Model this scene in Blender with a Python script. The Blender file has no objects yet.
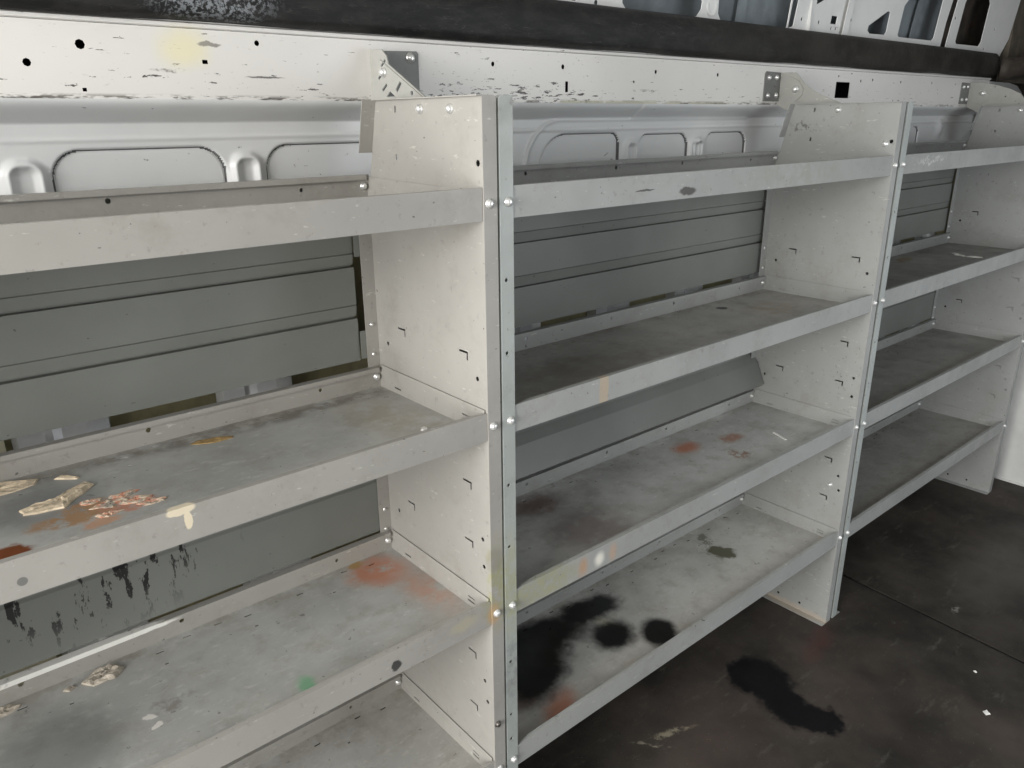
import bpy, math, random
import numpy as np
from mathutils import Vector, Matrix
from mathutils.geometry import tessellate_polygon
random.seed(7)
sc = bpy.context.scene
COL = sc.collection

# ------------------------------------------------------------------ camera
YAW, PITCH, ROLL = .7023, .3315, -.0094
fw = Vector((math.sin(YAW)*math.cos(PITCH), math.cos(YAW)*math.cos(PITCH), -math.sin(PITCH)))
rt = Vector((math.cos(YAW), -math.sin(YAW), 0)); up = rt.cross(fw)
r2 = rt*math.cos(ROLL)+up*math.sin(ROLL); u2 = -rt*math.sin(ROLL)+up*math.cos(ROLL)
cd = bpy.data.cameras.new('camera'); cam = bpy.data.objects.new('camera', cd); COL.objects.link(cam)
m = Matrix((r2, u2, -fw)).transposed().to_4x4(); m.translation = Vector((-.7185, -.9098, 1.4965))
cam.matrix_world = m
cd.sensor_width = 36; cd.lens = 766.94/1024*36; cd.clip_start = .02
sc.camera = cam

# ------------------------------------------------------------------ light
w = bpy.data.worlds.new('world'); sc.world = w; w.use_nodes = True
w.node_tree.nodes['Background'].inputs[0].default_value = (.80, .88, 1, 1)
w.node_tree.nodes['Background'].inputs[1].default_value = .75
def area(name, loc, aim, sx, sy, power, col):
    l = bpy.data.lights.new(name, 'AREA'); l.shape = 'RECTANGLE'; l.size = sx; l.size_y = sy
    l.energy = power; l.color = col
    o = bpy.data.objects.new(name, l); COL.objects.link(o); o.location = loc
    o.rotation_euler = (Vector(aim)-Vector(loc)).to_track_quat('-Z', 'Y').to_euler()
    return o
# daylight through the open rear doors (left) and through the open side door opposite the shelves
area('daylight_rear_doors', (-3.0, -.75, 1.50), (1, -.1, .75), 1.6, 1.4, 168, (1, .978, .945))
area('daylight_side_door', (1.55, -1.80, 1.30), (1.4, .3, .6), 1.5, 1.05, 17, (.94, .975, 1))
sc.view_settings.view_transform = 'Standard'; sc.view_settings.look = 'None'
sc.view_settings.exposure = 0; sc.view_settings.gamma = 1; sc.view_settings.use_curve_mapping = False

# ------------------------------------------------------------------ node helpers
class NT:
    def __init__(s, name):
        s.m = bpy.data.materials.new(name); s.m.use_nodes = True
        s.t = s.m.node_tree; s.n = s.t.nodes; s.b = s.n['Principled BSDF']
        s.pos = s.n.new('ShaderNodeNewGeometry').outputs['Position']
        s._d = {}
    def link(s, a, b): s.t.links.new(a, b)
    def put(s, sock, v):
        if isinstance(v, bpy.types.NodeSocket): s.link(v, sock)
        elif isinstance(v, (tuple, list)) and len(v) == 3 and sock.type == 'RGBA': sock.default_value = (*v, 1)
        else: sock.default_value = v
    def math(s, op, a, b=0.0, clamp=False):
        x = s.n.new('ShaderNodeMath'); x.operation = op; x.use_clamp = clamp
        s.put(x.inputs[0], a); s.put(x.inputs[1], b); return x.outputs[0]
    def noise(s, scale, detail=4, rough=.55, stretch=(1, 1, 1), vec=None, color=False, off=(0, 0, 0)):
        mp = s.n.new('ShaderNodeMapping'); mp.inputs['Scale'].default_value = stretch; mp.inputs['Location'].default_value = off
        s.link(vec or s.pos, mp.inputs[0])
        x = s.n.new('ShaderNodeTexNoise'); x.inputs['Scale'].default_value = scale
        x.inputs['Detail'].default_value = detail; x.inputs['Roughness'].default_value = rough
        s.link(mp.outputs[0], x.inputs['Vector']); return x.outputs['Color' if color else 'Fac']
    def ramp(s, v, lo, hi, a=0.0, b=1.0, smooth=True):
        x = s.n.new('ShaderNodeMapRange'); x.interpolation_type = 'SMOOTHSTEP' if smooth else 'LINEAR'
        s.put(x.inputs[0], v)
        for i, k in enumerate((lo, hi, a, b)): s.put(x.inputs[1+i], k)
        return x.outputs[0]
    def mix(s, f, a, b):
        x = s.n.new('ShaderNodeMix'); x.data_type = 'RGBA'
        s.put(x.inputs[0], f); s.put(x.inputs[6], a); s.put(x.inputs[7], b); return x.outputs[2]
    def distort(s, amp, scale):
        k = (amp, scale)
        if k not in s._d:
            c = s.noise(scale, 4, .6, color=True)
            a = s.n.new('ShaderNodeVectorMath'); a.operation = 'SUBTRACT'; s.link(c, a.inputs[0]); a.inputs[1].default_value = (.5, .5, .5)
            b = s.n.new('ShaderNodeVectorMath'); b.operation = 'SCALE'; s.link(a.outputs[0], b.inputs[0]); b.inputs['Scale'].default_value = amp*2
            d = s.n.new('ShaderNodeVectorMath'); d.operation = 'ADD'; s.link(s.pos, d.inputs[0]); s.link(b.outputs[0], d.inputs[1])
            s._d[k] = d.outputs[0]
        return s._d[k]
    def blob(s, c, r, ang=0, soft=.4, amp=.02, scale=25):
        mp = s.n.new('ShaderNodeMapping'); mp.vector_type = 'TEXTURE'
        mp.inputs['Location'].default_value = c; mp.inputs['Rotation'].default_value = (0, 0, ang); mp.inputs['Scale'].default_value = r
        s.link(s.distort(amp, scale) if amp else s.pos, mp.inputs[0])
        l = s.n.new('ShaderNodeVectorMath'); l.operation = 'LENGTH'; s.link(mp.outputs[0], l.inputs[0])
        return s.ramp(l.outputs['Value'], 1.0, 1.0-soft)
    def stain(s, base, c, r, col, ang=0, soft=.4, amp=.02, scale=25, op=1.0, breakup=None):
        f = s.blob(c, r, ang, soft, amp, scale)
        if breakup: f = s.math('MULTIPLY', f, s.ramp(s.noise(breakup[0], 5, .65), breakup[1], breakup[2]))
        if op != 1: f = s.math('MULTIPLY', f, op)
        return s.mix(f, base, col)
    def bump(s, h, strength, dist=.002):
        b = s.n.new('ShaderNodeBump'); b.inputs['Strength'].default_value = strength; b.inputs['Distance'].default_value = dist
        s.put(b.inputs['Height'], h); s.link(b.outputs[0], s.b.inputs['Normal'])
    def done(s, col, rough=.5, metal=0, spec=.5):
        s.put(s.b.inputs['Base Color'], col); s.put(s.b.inputs['Roughness'], rough); s.put(s.b.inputs['Metallic'], metal)
        s.b.inputs['Specular IOR Level'].default_value = spec
        return s.m

def grey_paint(name, base=(.345, .333, .308), stains=(), dirt=.3, rough=.42):
    t = NT(name)
    col = t.mix(t.ramp(t.noise(3, 4), .35, .65), tuple(c*.93 for c in base), tuple(c*1.05 for c in base))
    col = t.mix(t.math('MULTIPLY', t.ramp(t.noise(60, 4, .7), .60, .70), dirt), col, (.14, .13, .11))
    # pale scuffs, long and thin
    sc1 = t.ramp(t.noise(26, 4, .75, (1, 1, 4), off=(3, 1, 2)), .635, .68)
    col = t.mix(t.math('MULTIPLY', sc1, .42), col, (.66, .65, .61))
    col = t.mix(t.math('MULTIPLY', t.ramp(t.noise(8, 6, .75, off=(6, 6, 1)), .50, .70), .28), col, (.20, .185, .15))
    # tiny dark chips
    ch = t.ramp(t.noise(85, 2, .5, (1, 1, 1.3), off=(7, 2, 5)), .735, .76)
    col = t.mix(t.math('MULTIPLY', ch, .75), col, (.06, .055, .05))
    for a in stains: col = t.stain(col, **a)
    t.bump(t.noise(9, 3), .12, .004)
    return t.done(col, t.ramp(t.noise(14, 3), .3, .7, rough-.08, rough+.12), 0, .45)

def shelf_metal(name, tone, brown, stains=()):
    t = NT(name)
    col = t.mix(t.ramp(t.noise(4.5, 5, .6), .36, .64), tuple(c*.86 for c in tone), tuple(c*1.08 for c in tone))
    col = t.mix(t.math('MULTIPLY', t.ramp(t.noise(17, 6, .7), .45, .72), .42), col, brown)
    col = t.mix(t.math('MULTIPLY', t.ramp(t.noise(34, 5, .75, (1, 2.2, 1)), .54, .70), .35), col, tuple(min(1, c*1.5) for c in tone))
    col = t.mix(t.math('MULTIPLY', t.ramp(t.noise(70, 3, .6, off=(1, 4, 0)), .68, .73), .55), col, (.07, .06, .05))
    col = t.mix(t.math('MULTIPLY', t.ramp(t.noise(150, 2, .6, off=(4, 4, 0)), .71, .75), .6), col, (.62, .60, .55))
    # thin curved scratches: narrow bands of a warped noise
    n = t.noise(3.2, 2, .5, (1, 3.5, 1), off=(9, 9, 0))
    sr = t.ramp(t.math('ABSOLUTE', t.math('SUBTRACT', n, .52)), .0035, .0005)
    col = t.mix(t.math('MULTIPLY', sr, .22), col, (.60, .58, .54))
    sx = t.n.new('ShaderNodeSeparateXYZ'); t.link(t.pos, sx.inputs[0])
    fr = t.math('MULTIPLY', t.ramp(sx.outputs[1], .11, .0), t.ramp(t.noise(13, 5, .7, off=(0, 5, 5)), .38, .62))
    col = t.mix(t.math('MULTIPLY', fr, .55), col, tuple(min(1, a*.5+b) for a, b in zip(tone, (.26, .215, .155))))  # dirty beige front edge, its highlight put into the floor colour
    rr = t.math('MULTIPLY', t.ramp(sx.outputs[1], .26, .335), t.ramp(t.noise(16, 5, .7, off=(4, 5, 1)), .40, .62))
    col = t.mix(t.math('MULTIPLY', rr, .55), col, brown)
    for a in stains: col = t.stain(col, **a)
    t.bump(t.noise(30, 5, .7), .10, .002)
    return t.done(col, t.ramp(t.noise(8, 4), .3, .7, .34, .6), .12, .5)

def S(c, r, col, ang=0, soft=.4, amp=.02, scale=25, op=1.0, breakup=None):
    return dict(c=c, r=r, col=col, ang=ang, soft=soft, amp=amp, scale=scale, op=op, breakup=breakup)

Z1, Z2, Z3, Z4 = 1.3543, .9987, .6409, .2818
SF = .013; HL = .0484; HR = .0534; DEP = .333; ZT = 1.531
CREAM = (.70, .62, .47); ORANGE = (.46, .22, .12); BLACK = (.006, .006, .006)

# lips / panels of each unit
M_paint1 = grey_paint('grey_painted_steel_warm_lit', stains=[
    S((-.66, .322, Z3+.0495), (.24, .02, .009), (.80, .79, .75), 0, .15, .004, 40, 1, (25, .25, .42)),
    S((-.478, -.001, 1.028), (.006, .02, .014), CREAM, 0, .2, .004, 40),
    S((-.485, .003, Z2+.046), (.020, .012, .008), CREAM, 0, .2, .004, 40),
    S((-.06, 0, Z3+.03), (.04, .01, .015), (.42, .38, .27), 0, .6, .01, 30, .6),
    S((.014, 0, .72), (.05, .02, .12), (.30, .30, .15), 0, .7, .02, 20, .7, (40, .35, .6)),
    S((.005, 0, Z3+.02), (.02, .02, .03), (.45, .30, .16), 0, .6, .01, 30, .7),
    S((-.20, 0, Z3+.018), (.012, .01, .012), (.03, .03, .03), 0, .3, .006, 60, .9),
    S((-.66, 0, 1.018), (.006, .01, .006), (.16, .16, .15), 0, .2, 0),
    S((.01, 0, .77), (.03, .02, .03), (.24, .23, .2), 0, .5, .01, 30, .5),
])
M_paint2 = grey_paint('grey_painted_steel', base=(.335, .340, .328), dirt=.35, stains=[
    S((.276, 0, Z2+.024), (.013, .02, .08), (.46, .36, .25), 0, .15, .002, 30, .7),
    S((.278, 0, Z3+.022), (.020, .02, .022), (.74, .72, .65), 0, .8, .004, 30),
    S((.232, 0, Z3+.022), (.022, .02, .030), (.46, .28, .16), 0, .9, .008, 30, .8),
    S((.318, 0, Z3+.022), (.018, .02, .026), (.50, .33, .22), 0, .7, .008, 30, .6),
    S((.13, 0, Z3+.024), (.11, .02, .04), (.33, .325, .20), 0, .6, .02, 30, .8, (50, .3, .6)),
    S((.045, 0, .70), (.03, .02, .14), (.33, .34, .20), 0, .6, .02, 30, .7, (50, .3, .6)),
    S((.046, 0, .52), (.03, .02, .10), (.16, .17, .17), 0, .6, .02, 30, .5, (50, .4, .6)),
    S((.366, 0, Z1+.022), (.030, .02, .0022), (.05, .045, .04), -.0, .3, .004, 40, .9),
    S((.49, 0, Z1+.013), (.030, .02, .009), (.05, .045, .04), 0, .4, .008, 50, .9),
    S((1.32, .25, 1.47), (.02, .05, .016), (.10, .095, .09), 0, .4, .03, 60, .8, (60, .5, .6)),
    S((1.32, .05, .82), (.02, .07, .10), (.12, .11, .10), 0, .5, .01, 60, .8, (110, .62, .68)),
    S((1.32, .1, .012), (.03, .16, .014), (.42, .35, .27), 0, .4, .01, 40, .6),
    S((.9, 0, Z1+.02), (.3, .02, .05), (.30, .30, .26), 0, .5, .03, 20, .6, (30, .4, .6)),
])
M_paint3 = grey_paint('grey_painted_steel_dim_lit', base=(.30, .305, .295), dirt=.4, stains=[
    S((1.55, 0, Z1+.03), (.12, .02, .014), (.62, .62, .60), 0, .6, .02, 40, .6, (60, .45, .6))])
M_galv = grey_paint('galvanised_steel', base=(.36, .385, .37), dirt=.5, rough=.38, stains=[
    S((.045, 0, .70), (.03, .02, .14), (.36, .36, .22), 0, .6, .02, 30, .7, (50, .3, .6)),
    S((.046, 0, .52), (.03, .02, .10), (.16, .17, .17), 0, .6, .02, 30, .5, (50, .4, .6)),
])

gR = (.47, .475, .455); brn = (.25, .22, .175)
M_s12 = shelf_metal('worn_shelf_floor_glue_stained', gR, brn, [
    S((-.60, .20, 1.012), (.11, .11, .03), (.20, .205, .21), 0, .7, .03, 12, .7),
    S((-.575, .145, 1.012), (.085, .035, .03), (.42, .25, .13), .1, .45, .03, 18, .95, (45, .38, .52)),
    S((-.52, .135, 1.012), (.045, .028, .03), (.55, .27, .19), -.3, .5, .025, 25, .95, (60, .36, .5)),
    S((-.555, .105, 1.012), (.03, .02, .03), (.58, .34, .22), .2, .5, .02, 30, .9, (60, .4, .5)),
    S((-.66, .09, 1.012), (.028, .03, .03), (.20, .055, .015), 0, .35, .02, 30, 1),
    S((-.08, .17, 1.012), (.10, .17, .03), (.36, .31, .23), .2, .8, .04, 14, .6, (30, .35, .6)),
    S((-.27, .30, 1.012), (.5, .035, .03), (.15, .13, .11), 0, .7, .02, 15, .7, (30, .35, .6)),
])
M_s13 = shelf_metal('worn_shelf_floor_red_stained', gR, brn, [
    S((-.075, .27, .654), (.075, .075, .03), (.56, .25, .16), .3, .7, .03, 16, .95, (25, .25, .5)),
    S((-.035, .16, .654), (.06, .14, .03), (.52, .30, .22), 0, .9, .03, 16, .75, (25, .28, .52)),
    S((-.098, .318, .654), (.022, .014, .03), (.42, .27, .10), 0, .5, .015, 40, .9),
    S((-.328, .062, .654), (.022, .03, .03), (.20, .42, .25), 0, .7, .012, 40, .9),
    S((-.538, .152, .654), (.012, .006, .03), (.72, .70, .66), -.5, .3, .008, 60, 1),
    S((-.535, .128, .654), (.010, .006, .03), (.72, .70, .66), .3, .3, .008, 60, 1),
    S((-.50, .16, .654), (.05, .025, .03), (.17, .15, .12), .2, .7, .03, 30, .6, (50, .4, .6)),
    S((-.65, .17, .654), (.12, .14, .03), (.17, .175, .17), 0, .7, .04, 12, .7),
    S((-.3, .018, .654), (.5, .014, .03), (.50, .45, .36), 0, .6, .008, 20, .6),
])
M_s14 = shelf_metal('worn_shelf_floor_speckled', (.47, .465, .44), brn, [
    S((-.20, .16, .295), (.03, .04, .03), (.07, .07, .065), 0, .6, .03, 40, .8, (60, .45, .55))])
M_s22 = shelf_metal('brown_worn_shelf_floor', (.42, .41, .385), (.17, .14, .105), [
    S((.30, .05, 1.012), (.3, .05, .03), (.32, .25, .17), 0, .8, .03, 15, .7, (30, .35, .6)),
    S((1.12, .17, 1.012), (.13, .10, .03), (.36, .29, .20), .2, .7, .04, 14, .7, (30, .38, .6)),
    S((1.02, .265, 1.012), (.02, .015, .03), (.03, .025, .02), .2, .4, .02, 30, .9),
    S((.35, .15, 1.012), (.32, .16, .03), (.13, .115, .095), 0, .7, .04, 14, .6)])
M_s23 = shelf_metal('worn_shelf_floor_orange_marks', (.53, .535, .515), (.20, .17, .135), [
    S((.87, .24, .654), (.07, .045, .03), (.52, .20, .11), .1, .8, .02, 30, .9, (60, .25, .45)),
    S((1.02, .20, .654), (.06, .035, .03), (.40, .20, .13), 0, .7, .02, 30, .8, (60, .3, .5)),
    S((.94, .12, .654), (.03, .035, .03), (.30, .16, .09), .4, .6, .03, 40, .8, (60, .4, .55)),
    S((.34, .27, .654), (.12, .08, .03), (.11, .05, .035), 0, .8, .03, 20, .8),
    S((.36, .12, .654), (.18, .12, .03), (.20, .155, .145), 0, .8, .04, 14, .7),
    S((.72, .02, .654), (.4, .02, .03), (.42, .37, .29), 0, .7, .01, 20, .6)])
M_s24 = shelf_metal('shelf_floor_with_black_spray', (.52, .515, .485), (.25, .22, .18), [
    S((.50, .17, .295), (.08, .035, .03), (.50, .47, .36), .9, .6, .03, 25, .8, (40, .35, .55)),
    S((.22, .05, .295), (.09, .05, .03), (.42, .17, .10), .5, .8, .02, 25, .85),
    S((.20, .13, .295), (.12, .05, .03), (.28, .16, .12), .3, .9, .03, 25, .7),
    S((.30, .255, .295), (.23, .095, .03), BLACK, -.1, .45, .03, 18, 1),
    S((.26, .17, .295), (.16, .09, .03), BLACK, .5, .5, .03, 18, 1),
    S((.52, .255, .295), (.13, .065, .03), BLACK, -.1, .5, .03, 22, 1),
    S((.490, .145, .295), (.084, .072, .03), BLACK, .2, .55, .02, 30, 1),
    S((.585, .075, .295), (.078, .060, .03), BLACK, .7, .5, .015, 30, 1),
    S((1.012, .195, .295), (.040, .050, .03), (.13, .13, .09), .5, .35, .03, 45, 1),
    S((1.03, .27, .295), (.05, .022, .03), (.15, .145, .11), .9, .4, .03, 45, .8, (60, .4, .5))])
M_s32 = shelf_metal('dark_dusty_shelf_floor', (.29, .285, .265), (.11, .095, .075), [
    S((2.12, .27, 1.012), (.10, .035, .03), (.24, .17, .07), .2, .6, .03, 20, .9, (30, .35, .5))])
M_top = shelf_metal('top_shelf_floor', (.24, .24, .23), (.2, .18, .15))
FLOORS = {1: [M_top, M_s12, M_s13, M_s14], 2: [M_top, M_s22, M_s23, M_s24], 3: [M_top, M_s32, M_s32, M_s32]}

def back_panel_mat():
    t = NT('grey_back_panel_paint')
    col = t.mix(t.ramp(t.noise(2.5, 4), .35, .65), (.160, .166, .152), (.195, .202, .186))
    blk = t.ramp(t.noise(34, 4, .72, (1.6, 1, .5), off=(2, 0, 3)), .575, .615)
    reg = t.blob((-.55, .34, .85), (.30, .2, .17), 0, .5, .03, 8)
    col = t.mix(t.math('MULTIPLY', blk, reg), col, (.02, .02, .02))
    ch = t.ramp(t.noise(60, 3, .6, (1, 1, 1.6)), .71, .74)
    col = t.mix(t.math('MULTIPLY', ch, .8), col, (.05, .045, .04))
    t.bump(t.noise(6, 3), .15, .006)
    return t.done(col, .42, 0, .4)
M_back = back_panel_mat()

def van_white():
    t = NT('scuffed_white_van_paint')
    col = t.mix(t.ramp(t.noise(2, 3), .35, .65), (.68, .665, .635), (.74, .725, .695))
    col = t.mix(t.ramp(t.noise(1.6, 2, off=(5, 0, 0)), .5, .7, 0, .5), col, (.82, .76, .74))
    # horizontal scrapes, denser low on the rail and between the first two brackets
    sx = t.n.new('ShaderNodeSeparateXYZ'); t.link(t.pos, sx.inputs[0]); z = sx.outputs[2]; x = sx.outputs[0]
    low = t.ramp(z, 1.60, 1.53); mid = t.math('MULTIPLY', t.ramp(x, .02, .12), t.ramp(x, .85, .45))
    isr = t.math('MULTIPLY', t.ramp(z, 1.515, 1.525), t.ramp(z, 1.66, 1.64))
    th = t.math('SUBTRACT', .672, t.math('ADD', t.math('MULTIPLY', low, .035), t.math('MULTIPLY', t.math('MULTIPLY', mid, low), .11)))
    n = t.noise(26, 4, .72, (1, 1, 5.5))
    f = t.ramp(t.math('SUBTRACT', n, th), 0, .014)
    col = t.mix(t.math('MULTIPLY', t.math('MULTIPLY', f, isr), .95), col, (.045, .035, .028))
    ff = t.ramp(t.noise(75, 4, .7, (1, 1, 3), off=(1, 1, 1)), .64, .70)
    col = t.mix(t.math('MULTIPLY', t.math('MULTIPLY', ff, isr), t.math('ADD', .25, t.math('MULTIPLY', mid, .5))), col, (.22, .19, .16))
    # worn rim along the bottom edge
    e = t.math('MULTIPLY', t.ramp(z, 1.540, 1.532), t.ramp(z, 1.524, 1.529))
    col = t.mix(t.math('MULTIPLY', e, t.ramp(t.noise(18, 4, .7, (1, 1, 6), off=(0, 2, 0)), .46, .56)), col, (.10, .09, .075))
    pl = t.math('MULTIPLY', t.math('MULTIPLY', e, t.ramp(x, .02, .2)), t.ramp(x, 1.3, .9))
    col = t.mix(t.math('MULTIPLY', pl, t.ramp(t.noise(14, 4), .42, .5)), col, (.50, .48, .38))
    for a in [S((-.275, .38, 1.605), (.055, .05, .045), (.80, .74, .48), 0, .8, .01, 20, .75),
              S((-.235, .38, 1.612), (.022, .05, .004), (.2, .18, .16), 0, .4, .006, 50, .8),
              S((-.15, .38, 1.566), (.04, .05, .002), (.1, .09, .08), 0, .5, .003, 60, .9),
              S((-.30, .38, 1.572), (.032, .05, .0035), (.2, .18, .16), 0, .5, .006, 60, .8, (90, .4, .6)),
              S((.80, .38, 1.561), (.06, .05, .003), (.1, .09, .08), 0, .5, .006, 60, .8, (60, .4, .6)),
              ]: col = t.stain(col, **a)
    return t.done(col, .36, 0, .5)
M_white = van_white()
def simple(name, col, rough=.5, metal=0, n=None, var=.12, bump=0):
    t = NT(name)
    c = t.mix(t.ramp(t.noise(n or 8, 5, .65), .35, .65), tuple(k*(1-var) for k in col), tuple(min(1, k*(1+var)) for k in col))
    if bump: t.bump(t.noise((n or 8)*3, 4), bump, .004)
    return t.done(c, rough, metal)
def inner_white():
    t = NT('pale_grey_van_wall_paint')
    col = t.mix(t.ramp(t.noise(3, 4), .35, .65), (.62, .63, .63), (.68, .685, .68))
    ch = t.ramp(t.noise(45, 3, .6, (1, 1, 1.6)), .70, .73)
    return t.done(t.mix(t.math('MULTIPLY', ch, .7), col, (.12, .11, .10)), .32, 0, .5)
M_inner = inner_white()
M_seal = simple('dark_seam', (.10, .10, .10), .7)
M_upper = simple('clean_white_van_paint', (.74, .74, .72), .35, 0, 3, .05)
M_skin = simple('blue_grey_outer_skin', (.20, .225, .24), .4, 0, 5, .25)
M_olive = simple('olive_board', (.26, .235, .13), .8, 0, 20, .15)
M_rib = simple('silver_van_rib', (.78, .79, .80), .25, .3, 6, .1)
M_creamrib = simple('cream_panel', (.62, .58, .42), .6)
M_zinc = simple('zinc_bolt', (.78, .78, .76), .28, .55, 30, .1)
M_dkbolt = simple('dark_bolt', (.12, .11, .10), .4, .7)
M_bracket = grey_paint('bracket_grey_paint', base=(.36, .36, .335), dirt=.2)
M_bracketd = simple('dark_grey_bracket_plate', (.17, .175, .165), .45, 0, 12, .12)
M_glue = simple('dried_cream_glue', (.72, .60, .44), .75, 0, 60, .22, .5)
M_glue2 = simple('dried_orange_glue', (.62, .38, .27), .85, 0, 90, .38, .5)
def crust():
    t = NT('mottled_orange_glue_crust')
    a = t.mix(t.ramp(t.noise(80, 4, .7), .42, .56), (.58, .27, .18), (.66, .55, .42))
    a = t.mix(t.ramp(t.noise(55, 4, .7, off=(3, 3, 0)), .5, .6), a, (.34, .31, .26))
    t.bump(t.noise(160, 4), .6, .003); return t.done(a, .8)
M_glue2 = crust()
M_putty = simple('dried_grey_putty', (.45, .40, .33), .8, 0, 50, .3, .6)
M_chip = simple('white_chip', (.75, .74, .70), .6)
M_leaf = simple('dry_tan_scrap', (.33, .22, .09), .8, 0, 40, .3, .4)
M_brown = simple('dark_brown_trim', (.045, .036, .028), .7, 0, 12, .4, .5)
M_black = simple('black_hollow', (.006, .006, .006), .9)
M_shell = simple('van_shell_paint', (.34, .34, .33), .5, 0, 2, .05)
def felt():
    t = NT('black_worn_felt')
    sx = t.n.new('ShaderNodeSeparateXYZ'); t.link(t.pos, sx.inputs[0])
    col = t.mix(t.ramp(t.noise(14, 5, .7, (1, 1, 3)), .4, .68), (.006, .006, .006), (.020, .019, .018))
    col = t.mix(t.math('MULTIPLY', t.ramp(sx.outputs[0], .6, 1.8), .9), col, t.mix(t.ramp(t.noise(9, 5, .7), .35, .65), (.014, .012, .009), (.036, .032, .026)))
    n = t.noise(5, 3, .6, (1, 1, 6), off=(2, 7, 3))
    sr = t.ramp(t.math('ABSOLUTE', t.math('SUBTRACT', n, .5)), .004, .001)
    col = t.mix(t.math('MULTIPLY', sr, .18), col, (.14, .13, .12))
    sp = t.math('MULTIPLY', t.ramp(t.noise(170, 3, .7), .46, .60), t.blob((-.235, .35, 1.68), (.13, .12, .05), 0, .6, .02, 10))
    col = t.mix(t.math('MULTIPLY', sp, .75), col, (.30, .32, .34))
    t.bump(t.noise(60, 4), .35, .004)
    return t.done(col, .62, 0, .4)
M_felt = felt()
def mat_floor():
    t = NT('worn_black_rubber')
    col = t.mix(t.ramp(t.noise(3.2, 6, .65), .32, .68), (.016, .0145, .0125), (.046, .040, .033))
    col = t.mix(t.math('MULTIPLY', t.ramp(t.noise(1.6, 3, off=(3, 3, 3)), .5, .7), .5), col, (.092, .070, .060))
    col = t.mix(t.math('MULTIPLY', t.ramp(t.noise(90, 4, .75), .62, .74), .35), col, (.13, .12, .105))
    col = t.mix(t.math('MULTIPLY', t.ramp(t.noise(150, 3, .7, (1, 2.5, 1), off=(2, 2, 0)), .69, .73), .6), col, (.30, .28, .24))
    col = t.mix(t.math('MULTIPLY', t.ramp(t.noise(7, 5, .75, (1, 3, 1), off=(5, 1, 0)), .56, .72), .3), col, (.14, .13, .11))
    for a in [S((.950, .000, .006), (.100, .110, .04), (.003, .003, .004), .1, .35, .035, 30),
              S((.910, -.12, .006), (.080, .11, .04), (.003, .003, .004), -.1, .4, .035, 30),
              S((.935, -.20, .006), (.065, .065, .04), (.003, .003, .004), 0, .4, .035, 30),
              S((.60, .03, .006), (.09, .012, .04), (.28, .25, .18), -.35, .7, .02, 30, .75, (40, .42, .55)),
              S((.53, .035, .006), (.06, .008, .04), (.34, .31, .24), -.9, .7, .02, 30, .7, (40, .42, .55)),
              S((1.22, -.03, .006), (.16, .05, .04), (.075, .03, .025), .2, .8, .04, 12, .5),
              S((1.70, -.235, .006), (.03, .012, .04), (.22, .21, .19), .3, .6, .02, 50, .8, (90, .4, .55)),
              S((2.15, -.25, .006), (.6, .22, .04), (.085, .080, .070), 0, 1, .05, 6, .8)]:  # last one: broad pool of side-door light put into the mat colour
        col = t.stain(col, **a)
    t.bump(t.noise(50, 5, .7), .25, .003)
    return t.done(col, t.ramp(t.noise(6, 4), .3, .7, .55, .8), 0, .22)
M_mat = mat_floor()

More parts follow.
